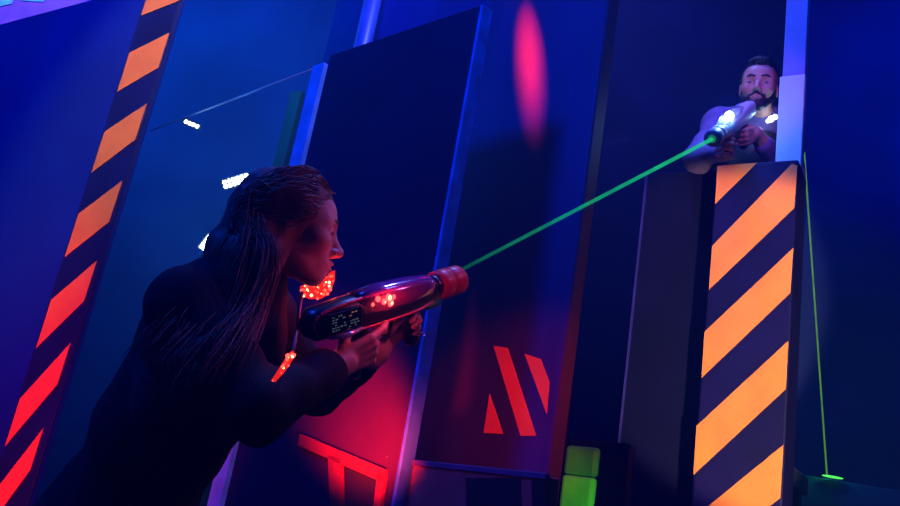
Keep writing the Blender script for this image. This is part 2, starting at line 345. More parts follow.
#@@PEOPLE
# ------------------------------------------------------------------ organic surfaces: smooth-union distance fields -> surface nets
def rc(a, b, ra, rb, k=0.012): return ('c', np.asarray(a, float), np.asarray(b, float), ra, rb, k)
def el(c, r, R=None, k=0.012): return ('e', np.asarray(c, float), np.asarray(r, float), np.eye(3) if R is None else np.asarray(R, float), 0, k)
def cut(p): return ('-',) + p
def prim(p, X):
    if p[0] == 'c':
        a, b, ra, rb = p[1:5]; ba = b - a
        t = np.clip(((X - a) @ ba) / max(ba @ ba, 1e-9), 0, 1)
        return np.linalg.norm(X - a - t[:, None] * ba, axis=1) - (ra + (rb - ra) * t)
    q = (X - p[1]) @ p[3]; r = p[2]
    k0 = np.linalg.norm(q / r, axis=1); k1 = np.linalg.norm(q / r ** 2, axis=1) + 1e-9
    return k0 * (k0 - 1) / k1
def field(prims, X, wob=None):
    d = np.full(len(X), 9.0)
    for p in prims:
        if p[0] == '-':
            e = -prim(p[1:], X); k = p[-1]; h = np.maximum(k - np.abs(d - e), 0) / k; d = np.maximum(d, e) + h * h * k / 4
        else:
            e = prim(p, X); k = p[-1]; h = np.maximum(k - np.abs(d - e), 0) / k; d = np.minimum(d, e) - h * h * k / 4
    if wob is not None: d = d + wob(X)
    return d
def bounds(prims):
    lo, hi = [], []
    for p in prims:
        if p[0] == 'c':
            for q, r in ((p[1], p[3]), (p[2], p[4])): lo.append(q - r); hi.append(q + r)
        elif p[0] == 'e': m = p[2].max(); lo.append(p[1] - m); hi.append(p[1] + m)
    return np.min(lo, 0), np.max(hi, 0)
def surface(prims, h, wob=None, pad=0.03, clip=None):
    lo, hi = bounds(prims); lo -= pad; hi += pad; B = 8
    nb = np.ceil((hi - lo) / (h * B)).astype(int); N = nb * B + 1
    g = np.stack(np.meshgrid(*[np.arange(k) for k in nb], indexing='ij'), -1).reshape(-1, 3)
    c = lo + (g + .5) * B * h; f = lambda X: field(prims, X, wob) if clip is None else np.maximum(field(prims, X, wob), clip(X))
    dc = f(c); keep = np.abs(dc) < B * h * 0.87 * 1.6 + 0.012
    D = np.ones(N, np.float32) * 9
    for s, dd in zip(g[~keep], dc[~keep]):
        if dd < 0: D[s[0] * B:s[0] * B + B + 1, s[1] * B:s[1] * B + B + 1, s[2] * B:s[2] * B + B + 1] = -9
    loc = np.stack(np.meshgrid(*[np.arange(B + 1)] * 3, indexing='ij'), -1).reshape(-1, 3)
    ks = g[keep]
    for i in range(0, len(ks), 24):
        idx = (ks[i:i + 24, None, :] * B + loc[None]).reshape(-1, 3)
        X = lo + idx * h; cc = (X.min(0) + X.max(0)) / 2; rad = np.linalg.norm(X.max(0) - cc)
        near = [p for p in prims if prim(p[1:] if p[0] == '-' else p, cc[None])[0] < rad + .07]
        d_ = field(near, X, wob) if near else np.full(len(X), 9.0)
        D[idx[:, 0], idx[:, 1], idx[:, 2]] = d_ if clip is None else np.maximum(d_, clip(X))
    S = D < 0
    n = np.array(N) - 1
    cor = [(i, j, k) for i in (0, 1) for j in (0, 1) for k in (0, 1)]
    sub = lambda A, o: A[o[0]:o[0] + n[0], o[1]:o[1] + n[1], o[2]:o[2] + n[2]]
    cnt = np.zeros(n, np.int8)
    for o in cor: cnt += sub(S, o)
    act = np.argwhere((cnt > 0) & (cnt < 8)); ids = -np.ones(n, np.int64); ids[act[:, 0], act[:, 1], act[:, 2]] = np.arange(len(act))
    acc = np.zeros((len(act), 3)); num = np.zeros(len(act))
    for a in cor:
        for ax in range(3):
            if a[ax]: continue
            b = list(a); b[ax] = 1
            va = D[act[:, 0] + a[0], act[:, 1] + a[1], act[:, 2] + a[2]]; vb = D[act[:, 0] + b[0], act[:, 1] + b[1], act[:, 2] + b[2]]
            m = (va < 0) != (vb < 0); t = np.where(m, va / np.where(m, va - vb, 1), 0)
            pt = np.tile(np.array(a, float), (len(act), 1)); pt[:, ax] = t
            acc += pt * m[:, None]; num += m
    verts = lo + (act + acc / num[:, None]) * h
    quads = []
    for ax in range(3):
        o = [0, 0, 0]; o[ax] = 1; sl = [slice(0, -1)] * 3; sh = [slice(0, -1)] * 3; sh[ax] = slice(1, None); sl = tuple(sl); sh = tuple(sh)
        e = np.argwhere(S[sl] != S[sh]); u, v = [(1, 2), (2, 0), (0, 1)][ax]
        e = e[(e[:, u] > 0) & (e[:, v] > 0)]
        fl = S[e[:, 0], e[:, 1], e[:, 2]]
        def at(du, dv):
            q = e.copy(); q[:, u] -= du; q[:, v] -= dv; return ids[q[:, 0], q[:, 1], q[:, 2]]
        Q = np.stack([at(1, 1), at(0, 1), at(0, 0), at(1, 0)], 1)
        Q[~fl] = Q[~fl][:, ::-1]; quads.append(Q[(Q >= 0).all(1)])
    return verts, np.concatenate(quads)
def organic(name, prims, h, material, parent=None, wob=None, clip=None, smooth=True):
    v, q = surface(prims, h, wob, clip=clip)
    off = np.zeros(3); p = parent
    while p is not None: off += np.array(p.location); p = p.parent
    v = v - off
    me = bpy.data.meshes.new(name); me.vertices.add(len(v)); me.vertices.foreach_set('co', v.astype(np.float32).ravel())
    me.loops.add(q.size); me.loops.foreach_set('vertex_index', q.astype(np.int32).ravel())
    me.polygons.add(len(q)); me.polygons.foreach_set('loop_start', np.arange(0, q.size, 4, dtype=np.int32))
    me.polygons.foreach_set('use_smooth', np.ones(len(q), bool)); me.update(calc_edges=True); me.validate()
    me.materials.append(material); return link(bpy.data.objects.new(name, me), parent)
def unit(v): v = np.asarray(v, float); return v / np.linalg.norm(v)
def frame(fwd, up):
    x = unit(fwd); y = unit(np.cross(up, x)); z = np.cross(x, y); return np.stack([x, y, z], 1)   # columns: forward, left, up

def head_prims(c, R, s=1.0, squint=0.0):
    T = lambda p: np.asarray(c) + R @ (np.array(p) * s)
    k = 0.02
    o = [el(T((-.012, 0, .028)), np.array((.096, .074, .086)) * s, R, k),
         el(T((.034, 0, -.026)), np.array((.054, .052, .076)) * s, R, .025),
         el(T((.046, 0, -.004)), np.array((.040, .055, .060)) * s, R, .025),
         el(T((.044, 0, .045)), np.array((.045, .060, .045)) * s, R, .03),
         rc(T((-.004, .046, -.046)), T((.062, .015, -.090)), .013 * s, .014 * s, .022),
         rc(T((-.004, -.046, -.046)), T((.062, -.015, -.090)), .013 * s, .014 * s, .022),
         el(T((.074, 0, -.091)), np.array((.018, .021, .017)) * s, R, .02),
         el(T((.062, .043, -.022)), np.array((.024, .022, .020)) * s, R, .02),
         el(T((.062, -.043, -.022)), np.array((.024, .022, .020)) * s, R, .02),
         el(T((.078, 0, -.062)), np.array((.018, .026, .022)) * s, R, .02),
         rc(T((.082, .014, .022)), T((.070, .046, .020)), .011 * s, .009 * s, .016),
         rc(T((.082, -.014, .022)), T((.070, -.046, .020)), .011 * s, .009 * s, .016),
         cut(el(T((.096, .033, .003)), np.array((.016, .0165, .0125)) * s, R, .010)),
         cut(el(T((.096, -.033, .003)), np.array((.016, .0165, .0125)) * s, R, .010)),
         el(T((.046, .046, .012)), np.array((.032, .018, .034)) * s, R, .015), el(T((.046, -.046, .012)), np.array((.032, .018, .034)) * s, R, .015),
         rc(T((.086, 0, .012)), T((.112, 0, -.026)), .0085 * s, .0095 * s, .012),
         el(T((.112, 0, -.029)), np.array((.0105, .010, .009)) * s, R, .008),
         el(T((.100, .012, -.033)), np.array((.010, .007, .008)) * s, R, .008),
         el(T((.100, -.012, -.033)), np.array((.010, .007, .008)) * s, R, .008),
         # lids around the eyes
         *[rc(T((a[0], g * a[1], a[2])), T((b[0], g * b[1], b[2])), (.0028 + squint * .25) * s, .0028 * s, .003) for g in (1, -1) for a, b in
           (((.0835, .0205, .003), (.0885, .0335, .0098 - squint)), ((.0885, .0335, .0098 - squint), (.0775, .0480, .0025)),
            ((.0835, .0205, -.001), (.0875, .0335, -.0088 + squint * .6)), ((.0875, .0335, -.0088 + squint * .6), (.0775, .0475, -.001)))],
         # lips
         rc(T((.1005, 0, -.0555)), T((.088, .024, -.061)), .0062 * s, .0035 * s, .004),
         rc(T((.1005, 0, -.0555)), T((.088, -.024, -.061)), .0062 * s, .0035 * s, .004),
         rc(T((.0985, 0, -.0685)), T((.087, .021, -.064)), .0072 * s, .0035 * s, .004),
         rc(T((.0985, 0, -.0685)), T((.087, -.021, -.064)), .0072 * s, .0035 * s, .004),
         cut(rc(T((.105, .020, -.0622)), T((.105, -.020, -.0622)), .0035 * s, .0035 * s, .003))]
    for sg in (1, -1):
        o += [el(T((-.008, sg * .076, -.004)), np.array((.019, .007, .031)) * s, R, .006),
              cut(el(T((-.004, sg * .086, -.002)), np.array((.010, .006, .017)) * s, R, .004))]
    return o
def eyes(c, R, s, parent, gaze=(1, 0, 0)):
    EW = mat('eye_white', (.34, .32, .31), .25, var=.03); IR = mat('dark_iris', (.05, .03, .02), .15, var=.2)
    for sg in (1, -1):
        q = np.asarray(c) + R @ (np.array((.0780, sg * .0335, .001)) * s); bm = bmesh.new(); ball(bm, q, .0125 * s, 16)
        e = finish('eye', bm, EW, parent, True)
        bm = bmesh.new(); ball(bm, q + R @ unit(gaze) * .0078 * s, .0062 * s, 12); finish('iris', bm, IR, e, True)

def hand_prims(w, R, side, curl, thumb, s=1.0, spread=0.05):
    """w wrist, R columns: finger direction, palm-side direction, thumb-side direction; curl: four tuples of joint bends (rad)"""
    T = lambda p: np.asarray(w) + R @ (np.array(p, float) * s)
    out = [rc(T((-.03, 0, 0)), T((.02, 0, .002)), .024 * s, .024 * s, .02)]
    for z, ln in ((.027, .088), (.009, .092), (-.009, .088), (-.026, .080)):
        out.append(rc(T((.015, 0, z * .7)), T((ln, 0, z)), .0135 * s, .0105 * s, .006))
    for (z, ln, L, r), cu in zip(((.027, .088, (.042, .025, .020), .0088), (.009, .092, (.046, .028, .021), .0092), (-.009, .088, (.042, .026, .020), .0088), (-.026, .080, (.033, .020, .018), .0078)), curl):
        p = np.array((ln, 0, z)); a = 0; rr = r
        for L_, c_ in zip(L, cu):
            a += c_; q = p + np.array((math.cos(a), math.sin(a), z * spread)) * L_
            out.append(rc(T(p), T(q), rr * s, rr * .92 * s, .004)); p = q; rr *= .93
    p = np.array((.018, .006, .022))
    rr = .0135
    for q in thumb:
        q = np.array(q); out.append(rc(T(p), T(q), rr * s, rr * .88 * s, .006)); p = q; rr *= .87
    return out
def folds(scale, amp, seed):
    r = np.random.default_rng(seed); K = r.normal(size=(7, 3)) * scale; ph = r.uniform(0, 6.28, 7)
    return lambda X: amp * sum(np.sin(X @ K[i] + ph[i] + 1.5 * np.sin(X @ K[(i + 1) % 7] * .6)) for i in range(7)) / 3

# ------------------------------------------------------------------ the laser-tag guns
GUNBODY = mat('black_gun_plastic', (.012, .012, .016), .32, var=.3, scale=20)
def led_mat(n, c, s): return emit(n, c, s)
def make_gun(M, label, group, shell_col, rim_col, led_col, led_s, cap_col, light, lname, screen=True, body_mat=None):
    W = lambda p: np.array(M @ Vector(p))
    t = thing('laser_tag_gun', W((0, 0, 0)), label, 'toy gun', group)
    bm = bmesh.new()
    loft(bm, [(-.200, 0, .000, .006, .008, 2), (-.196, 0, .000, .020, .022, 2.4), (-.18, 0, .000, .028, .032, 3), (-.10, 0, .000, .031, .037, 3), (0, 0, -.002, .032, .037, 3), (.10, 0, -.002, .030, .033, 3), (.165, 0, .0, .027, .029, 2.6), (.18, 0, .0, .024, .026, 2.2)], M)
    body = finish('gun_body', bm, body_mat or GUNBODY, t, True)
    # clear upper shell with leds under it
    bm = bmesh.new(); loft(bm, [(-.075, -.006, .018, .010, .010, 2.2), (-.07, -.006, .018, .028, .024, 2.6), (0, -.006, .018, .033, .030, 2.6), (.09, -.005, .016, .031, .028, 2.6), (.150, -.003, .014, .027, .024, 2.4), (.172, -.002, .012, .016, .014, 2.2)], M)
    finish('clear_shell', bm, mat('tinted_shell_' + lname, shell_col, .12, var=.15, trans=.55, spec=.8), t, True)
    for i, (x, y, z) in enumerate([(-.030, -.030, .026), (-.015, -.0325, .018), (-.002, -.033, .024), (.004, -.032, .012), (-.045, -.030, .018), (.014, -.031, .022)]):
        bm = bmesh.new(); ball(bm, W((x, y, z)), [.006, .006, .008, .008, .004, .005][i], 12, (1, 1, 1)); finish('led', bm, led_mat('gun_led_' + lname, led_col, led_s), t, True)
    # raised rim round the gun's side, lit-edge highlight put into its colour
    RM = mat('gun_rim_' + lname, rim_col, .3, var=.1)
    rp = []
    for i in range(40):
        a = 2 * math.pi * i / 40; cx = (-.01) + .182 * math.copysign(abs(math.cos(a)) ** .55, math.cos(a)); zz = .003 + .032 * math.copysign(abs(math.sin(a)) ** .7, math.sin(a))
        y = -.0300 + max(0, abs(cx + .01) - .12) * .16 + (abs(zz) / .035) ** 3 * .006; rp.append(W((cx, y, zz)))
    bm = bmesh.new(); tube(bm, rp + rp[:1], .0032, 8, False); finish('rim_highlight', bm, RM, t, True)
    # screen on the side at the rear
    def sbox(x0, x1, z0, z1, y0, y1, bev=.0015):
        b = bmesh.new(); o = W((x0, y0, z0)); box(b, o, W((x1, y0, z0)) - o, W((x0, y1, z0)) - o, W((x0, y0, z1)) - o, bev); return b
    sc = finish('screen', sbox(-.170, -.082, -.016, .024, -.037, -.026), mat('dark_screen_glass', (.006, .006, .012), .08, var=.1), t)
    if screen:
        r = random.Random(3); TX = led_mat('screen_glyphs', (.30, .5, .6), .12); TX2 = led_mat('screen_glyphs_warm', (.75, .4, .25), .2)
        for row in range(6):
            x = -.162
            while x < -.094:
                wd = r.uniform(.003, .007)
                if r.random() < .62: finish('glyph', sbox(x, x + wd, .016 - row * .0055, .0178 - row * .0055 + r.uniform(0, .001), -.0376, -.0368, 0), TX2 if (row < 2 and x > -.12) else TX, sc)
                x += wd + .003
    bm = bmesh.new(); tube(bm, [W((-.165, -.034, -.024)), W((-.12, -.0375, -.026)), W((-.078, -.037, -.022))], [.003, .0062, .003], 10); finish('side_glint_strip', bm, mat('glint_tint', (.75, .75, .8), .15, metal=.6), t, True)  # pale bar added as the reflection along the lower side
    # muzzle: collar, ribbed cap, lens
    bm = bmesh.new(); loft(bm, [(.165, 0, .004, .026, .026, 2), (.195, 0, .004, .027, .027, 2)], M); finish('collar', bm, GUNBODY, t, True)
    CP = mat('muzzle_cap_' + lname, cap_col, .4, var=.15, scale=30)
    bm = bmesh.new(); loft(bm, [(.188, 0, .004, .029, .029, 2), (.192, 0, .004, .0335, .0335, 2), (.222, 0, .004, .0345, .0345, 2), (.224, 0, .004, .0330, .0330, 2), (.228, 0, .004, .0330, .0330, 2), (.230, 0, .004, .0345, .0345, 2), (.268, 0, .004, .0335, .0335, 2), (.272, 0, .004, .031, .031, 2)], M, 32); cp = finish('muzzle_cap', bm, CP, t, True)
    bm = bmesh.new(); loft(bm, [(.271, 0, .004, .018, .018, 2), (.2745, 0, .004, .012, .012, 2)], M, 20); finish('lens', bm, led_mat('green_lens', (.05, 1, .35), 1.2 if not screen else .15), cp, True)
    bm = bmesh.new(); loft(bm, [(.10, -.010, -.030, .004, .003, 2), (.14, -.013, -.031, .012, .008, 2), (.178, -.014, -.026, .014, .012, 2), (.182, -.014, -.024, .006, .006, 2)], M); finish('front_tab', bm, mat('green_tab', (.02, .35, .03), .4), t, True)
    # grips, trigger and guard
    bm = bmesh.new(); G = M @ Matrix.Translation((-.055, 0, -.02)) @ Matrix.Rotation(math.radians(104), 4, 'Y')
    loft(bm, [(0, 0, 0, .017, .026, 2.6), (.03, 0, 0, .017, .023, 2.6), (.09, 0, .002, .0175, .024, 2.6), (.115, 0, .004, .018, .026, 2.6), (.122, 0, .004, .012, .018, 2.6)], G); finish('pistol_grip', bm, GUNBODY, t, True)
    bm = bmesh.new(); G = M @ Matrix.Translation((.105, 0, -.02)) @ Matrix.Rotation(math.radians(86), 4, 'Y')
    loft(bm, [(0, 0, 0, .015, .020, 2.4), (.03, 0, 0, .014, .017, 2.4), (.085, 0, 0, .016, .019, 2.4), (.094, 0, 0, .010, .012, 2.4)], G); finish('fore_grip', bm, GUNBODY, t, True)
    bm = bmesh.new(); tube(bm, [W((-.03, 0, -.035)), W((-.035, 0, -.065)), W((-.01, 0, -.078)), W((.035, 0, -.072)), W((.05, 0, -.034))], .005, 8); finish('trigger_guard', bm, GUNBODY, t, True)
    bm = bmesh.new(); tube(bm, [W((-.002, 0, -.033)), W((.002, 0, -.05)), W((-.004, 0, -.064))], [.006, .005, .004], 8); finish('trigger', bm, RM, t, True)
    point('gun_light_' + lname, W((-.005, -.085, .035)), light[0], light[1], .02)
    return t
def gun_matrix(rear, muzzle, roll):
    x = unit(np.asarray(muzzle) - rear); R = frame(x, UP); M3 = Matrix(R.tolist()) @ Matrix.Rotation(roll, 3, 'X')
    M = M3.to_4x4(); o = np.asarray(muzzle) - x * .272; M.translation = V(o); return M

# ================================================================== the crouching woman
SKIN = mat('skin', (.62, .36, .27), .5, var=.08, scale=30, bump=.1, bscale=250)
JACK = mat('black_jacket_cloth', (.008, .008, .012), .85, var=.3, scale=60, bump=.3, bscale=220, spec=.2)
TROU = mat('dark_trouser_cloth', (.010, .012, .020), .85, var=.3, scale=60, bump=.3, bscale=260, spec=.2)
SHOE = mat('black_shoe_leather', (.012, .012, .014), .5, var=.2)
gr, gm_ = P(304, 327, 1.62), P(458, 281, 1.98)
GM = gun_matrix(gr, gm_, math.radians(14))
make_gun(GM, 'black laser tag gun with red muzzle cap held by the crouching woman', 'laser tag guns', (.55, .10, .45), (.7, .05, .08), (1.0, .12, .06), 9, (.95, .03, .03), ((1.0, .03, .03), .25), 'red')
gw = lambda p: np.array(GM @ Vector(p))
GR = np.array(GM.to_3x3())

pel = P(118, 512, 1.85)
hips = [pel + np.array((.05, -.085, -.03)), pel + np.array((-.05, .085, -.03))]
lat = unit((.45, -.85, -.02))                        # towards her right, near the camera
chest = P(212, 338, 1.76); nb = P(240, 293, 1.76)
shR, shL = P(190, 306, 1.60), P(262, 318, 1.94)
hc = P(289, 229, 1.75); HR = frame((.97, .24, .02), (.02, 0, 1.0))
elR, elL = P(258, 408, 1.47), P(318, 390, 2.02)
# hands: right closes on the pistol grip, left under the fore grip
gx, gy, gz = GR[:, 0], GR[:, 1], GR[:, 2]
wrR = gw((-.135, -.026, -.088)); wrL = gw((.040, .034, -.120))
RRh = np.stack([unit(gx * .95 + gz * .22 - gy * .22), unit(gy), unit(gz)], 1)
RRh[:, 2] = unit(np.cross(RRh[:, 0], RRh[:, 1])); RRh[:, 1] = np.cross(RRh[:, 2], RRh[:, 0])
if RRh[:, 2] @ gz < 0: RRh[:, 2] *= -1
RLh = np.stack([unit(gx * .80 + gz * .55), unit(gy), unit(gz)], 1)
RLh[:, 2] = unit(RLh[:, 2] - RLh[:, 0] * (RLh[:, 2] @ RLh[:, 0])); RLh[:, 1] = np.cross(RLh[:, 2], RLh[:, 0])
if RLh[:, 1] @ gy > 0: RLh[:, 1] *= -1
CURL = [(.75, 1.35, .8), (.80, 1.45, .9), (.85, 1.5, .9), (.9, 1.5, .9)]
hR = hand_prims(wrR, RRh, 1, [(.30, .5, .3)] + CURL[1:], [(.045, .030, .042), (.075, .040, .045), (.098, .036, .040)], .93)
hL = hand_prims(wrL, RLh, -1, CURL, [(.045, .028, .042), (.072, .040, .050), (.092, .042, .046)], .93)
knR, knL = np.array((pel[0] + .22, pel[1] - .10, .47)), np.array((pel[0] - .16, pel[1] + .14, .44))
anR, anL = np.array((knR[0] + .02, knR[1] - .01, .09)), np.array((knL[0] - .18, knL[1] + .06, .10))
legs = [rc(hips[0], knR, .085, .055, .05), rc(hips[1], knL, .085, .055, .05), rc(knR, anR, .053, .036, .03), rc(knL, anL, .053, .036, .03)]
for kx, a in ((0, anR), (1, anL)): legs.append(rc(a + np.array((0, 0, -.05)), a + np.array((.13, .05, -.06)), .035, .028, .03))
sp = pel * .5 + chest * .5
torso = [rc(pel + lat * .07, sp + lat * .06, .11, .10, .06), rc(pel - lat * .07, sp - lat * .06, .11, .10, .06),
         rc(sp + lat * .05, chest + lat * .07, .10, .108, .06), rc(sp - lat * .05, chest - lat * .07, .10, .108, .06),
         rc(chest + lat * .08, nb + lat * .05, .095, .055, .06), rc(chest - lat * .08, nb - lat * .05, .095, .055, .06),
         rc(nb, hc + HR @ np.array((-.03, 0, -.05)), .052, .048, .03),
         rc(nb + (shR - nb) * .4, shR, .06, .055, .05), rc(nb + (shL - nb) * .4, shL, .06, .055, .05)]
arms = [rc(shR, elR, .052, .040, .03), rc(elR, wrR, .040, .026, .02), rc(shL, elL, .052, .040, .03), rc(elL, wrL, .040, .026, .02)]
WOM = thing('person', (pel[0], pel[1], 0), 'woman in dark jacket leaning forward aiming a laser tag gun upward', 'person')
organic('body', torso + arms + legs + head_prims(hc, HR, .97) + hR + hL, .0036, SKIN, WOM)
eyes(hc, HR, .97, WOM)
bm = bmesh.new()
for s_ in (1, -1): tube(bm, [hc + HR @ np.array((.0935, s_ * .012, .0235)), hc + HR @ np.array((.090, s_ * .030, .030)), hc + HR @ np.array((.072, s_ * .050, .026))], [.003, .0035, .0015], 8)
finish('eyebrows', bm, mat('brown_brow', (.09, .045, .03), .6), WOM, True)
def inflate(pr, r): return [(p[0], p[1], p[2], p[3] + r, p[4] + r, p[5]) for p in pr if p[0] == 'c']
jt = inflate(torso[:6] + torso[7:], .018) + [rc(nb, nb + (hc - nb) * .22, .072, .068, .02)]
ja = [rc(shR, elR, .070, .056, .04), rc(elR, elR + (wrR - elR) * .84, .056, .040, .03), rc(shL, elL, .070, .056, .04), rc(elL, elL + (wrL - elL) * .84, .058, .038, .03),
      rc(pel + lat * .07, pel + lat * .07 + np.array((-.05, 0, -.10)), .13, .135, .05), rc(pel - lat * .07, pel - lat * .07 + np.array((-.05, 0, -.10)), .13, .135, .05)]
organic('jacket', jt + ja, .006, JACK, WOM, folds(26, .0045, 5))
organic('trousers', inflate(legs[:4], .014), .008, TROU, WOM, folds(22, .003, 6))
for lg_ in legs[4:]: organic('shoe', inflate([lg_], .012), .006, SHOE, WOM)

# hair: a cap over the skull, a long fall behind the ear and down over the shoulder, and single strands on it
HAIR = mat('dark_blond_hair', (.17, .085, .05), .5, var=.45, scale=30, bump=.6, bscale=40, spec=.3)
T = lambda p: hc + HR @ (np.array(p) * .97)
def face_clear(X):                                   # keeps the face and the front of the neck free
    q = (X - hc) @ HR / .97
    return q[:, 0] - (.030 + np.clip((q[:, 2] + .02) * .30, -.02, .02) + np.clip((q[:, 2] - .05) * 1.6, 0, .08) + .006 * np.sin(q[:, 2] * 90))
hcap = [el(T((-.016, 0, .033)), np.array((.108, .088, .096)), HR, .02), el(T((-.055, 0, -.01)), np.array((.07, .082, .10)), HR, .03)]
fall = []
paths = [[T((-.06, -.038, 0)), T((-.085, -.052, -.09)), P(222, 318, 1.60), P(190, 360, 1.50), P(178, 392, 1.49)],
         [T((-.025, -.044, -.01)), T((-.048, -.058, -.09)), P(245, 312, 1.60), P(224, 350, 1.50), P(205, 385, 1.475)],
         [T((-.08, -.02, 0)), T((-.11, -.02, -.08)), P(213, 300, 1.66), P(183, 325, 1.555), P(170, 352, 1.53)],
         [T((-.08, .03, 0)), T((-.11, .04, -.09)), P(225, 300, 1.78), P(200, 318, 1.74), P(180, 330, 1.66)]]
for pth in paths:
    rr = [.042, .042, .030, .022, .006]
    for i in range(4): fall.append(rc(pth[i], pth[i + 1], rr[i], rr[i + 1], .025))
hair = organic('hair', hcap + fall, .0045, HAIR, WOM, folds(70, .0018, 8), clip=face_clear)
bm = bmesh.new(); r = np.random.default_rng(11)
def bez(pts, n):                                     # Catmull-Rom through the points
    pts = [2 * pts[0] - pts[1]] + list(pts) + [2 * pts[-1] - pts[-2]]; out = []
    for i in range(1, len(pts) - 2):
        for t in np.linspace(0, 1, n, endpoint=(i == len(pts) - 3)):
            a, b, c, d = pts[i - 1:i + 3]; out.append(.5 * (2 * b + (c - a) * t + (2 * a - 5 * b + 4 * c - d) * t * t + (3 * b - a - 3 * c + d) * t ** 3))
    return out
for i in range(1400):                                 # strands from the hairline back over the ear, then down the fall
    s = -1 if r.random() < .8 else 1; a0 = r.uniform(.0, 1.25)
    root = T((.071 - .030 * a0 + r.normal() * .004, s * min(.084, .008 + .074 * a0), .098 - .062 * a0 ** 1.6))
    mid = T((-.012 + r.normal() * .012, s * (.050 + .045 * min(1, a0 + .25)), .110 - .085 * a0 + r.normal() * .008))
    bk = T((-.085 + r.normal() * .012, s * (.072 + .016 * a0), .01 - .02 * a0 + r.normal() * .014))
    pth = paths[[0, 1, 2, 0][i % 4]] if s < 0 else paths[3]
    j = r.normal(size=3) * .009
    pts = [root, mid, bk] + [q + j * (1 + .5 * n_) + r.normal(size=3) * .004 + lat * (.046, .030, .022, .012)[n_] for n_, q in enumerate(pth[1:])]
    tube(bm, bez(pts, 5), list(np.linspace(.0013, .0008, 5 * (len(pts) - 1) )) , 4)
tag(finish('hair_strands', bm, HAIR, hair, True), kind='stuff')
# vest with red lights
VEST = mat('black_vest_plastic', (.015, .012, .015), .45, var=.2)
vf = unit(np.cross(lat, unit(chest - pel))); vf = vf if vf[0] > 0 else -vf
ax = unit(chest - pel)
vest = organic('vest', [el(chest + vf * .075 - ax * .04, (.15, .06, .13), np.stack([ax, vf, lat], 1), .02), el(chest - vf * .075 - ax * .05, (.14, .05, .12), np.stack([ax, vf, lat], 1), .02),
                 rc(chest + vf * .10 + lat * .06, nb + vf * .05 + lat * .07, .028, .026, .02), rc(chest - vf * .08 + lat * .06, nb + vf * .01 + lat * .07, .028, .026, .02)], .006, VEST, WOM, folds(18, .001, 2))
RL = led_mat('red_vest_led', (1.0, .05, .03), 4); RL2 = led_mat('red_vest_led_core', (1.0, .30, .14), 9)
RDIF = mat('red_vest_diffuser', (.7, .03, .03), .35, var=.3, scale=40, emis=(1, .02, .01), estr=.8)
def inside(x, y, poly):
    c = False
    for (x0, y0), (x1, y1) in zip(poly, poly[1:] + poly[:1]):
        if (y0 > y) != (y1 > y) and x < (x1 - x0) * (y - y0) / (y1 - y0) + x0: c = not c
    return c
def led_patch(poly, d, count, seed, parent, name):
    """red diffuser pad of uneven outline with separate leds on it"""
    q = [P(x, y, d) for x, y in poly]; n = unit(CAM - q[0]); b = bmesh.new(); prism(b, q, -n * .02)
    pl = finish(name, b, RDIF, parent); rr = random.Random(seed); k = 0
    xs, ys = [p[0] for p in poly], [p[1] for p in poly]
    while k < count:
        x, y = rr.uniform(min(xs), max(xs)), rr.uniform(min(ys), max(ys))
        if not inside(x, y, poly): continue
        k += 1; b = bmesh.new(); ball(b, P(x, y, d), rr.uniform(.0012, .0034), 8); finish('led', b, RL2 if rr.random() < .25 else RL, pl, True)
led_patch([(300, 286), (312, 283), (323, 281), (331, 272), (335, 270), (335, 280), (330, 293), (321, 299), (309, 299), (303, 296)], 1.765, 46, 1, vest, 'collar_light')
led_patch([(288, 354), (293, 350), (295, 356), (289, 366), (283, 374), (275, 382), (271, 381), (278, 370)], 1.40, 20, 2, vest, 'strap_light')
bm = bmesh.new(); tube(bm, [P(302, 292, 1.69), P(299, 310, 1.66), P(297, 330, 1.62), P(293, 353, 1.44)], .0035, 8); finish('strap_cord', bm, mat('red_cord', (.4, .03, .03), .4), vest, True)
point('vest_collar_light', P(338, 300, 1.84), (1.0, .03, .03), .8, .05)
bm = bmesh.new(); rg = gw((.118, -.020, -.088)); tube(bm, [rg + (gx * math.cos(a) * .011 + gy * math.sin(a) * .011) for a in np.linspace(0, 2 * math.pi, 17)], .0016, 6, False)
finish('finger_ring', bm, mat('silver_ring', (.8, .8, .8), .2, metal=1.0, var=.05), WOM, True)

# ================================================================== the man on the deck
mm = P(712, 140, 3.26); mrear = P(751, 107, 3.60)
GM2 = gun_matrix(mrear, mm, math.radians(-8))
make_gun(GM2, 'pale laser tag gun with blue white light aimed downward by the man', 'laser tag guns', (.6, .6, .75), (.35, .35, .6), (.55, .75, 1.0), 3, (.16, .17, .24), ((.25, .45, 1.0), .5), 'blue', False, mat('pale_gun_plastic', (.5, .5, .6), .4, var=.1))
g2 = lambda p: np.array(GM2 @ Vector(p)); G2 = np.array(GM2.to_3x3()); hx, hy, hz = G2[:, 0], G2[:, 1], G2[:, 2]
bm = bmesh.new(); ball(bm, g2((.10, .012, .047)), .017, 12)
fl = finish('flash_led', bm, led_mat('blue_white_flash', (.6, .8, 1.0), 40), bpy.data.objects['laser_tag_gun.001'], True)
point('flash_light', g2((.13, .02, .085)), (.12, .30, 1.0), 2.4, .02)
mh = P(759, 89, 3.78); MR = frame((-.40, -.88, -.20), (.02, -.12, 1.0))
mch = P(757, 168, 3.92); mnb = P(763, 125, 3.89)
mR, mL = P(720, 125, 3.84), P(786, 142, 3.98)          # his right shoulder shows on the picture's left
meR, meL = P(699, 158, 3.60), P(790, 176, 3.70)
mwR, mwL = g2((.045, -.034, -.125)), g2((-.125, .030, -.095))
A1 = np.stack([unit(hx * .55 + hz * .75 - hy * .1), unit(-hy), unit(hz)], 1)
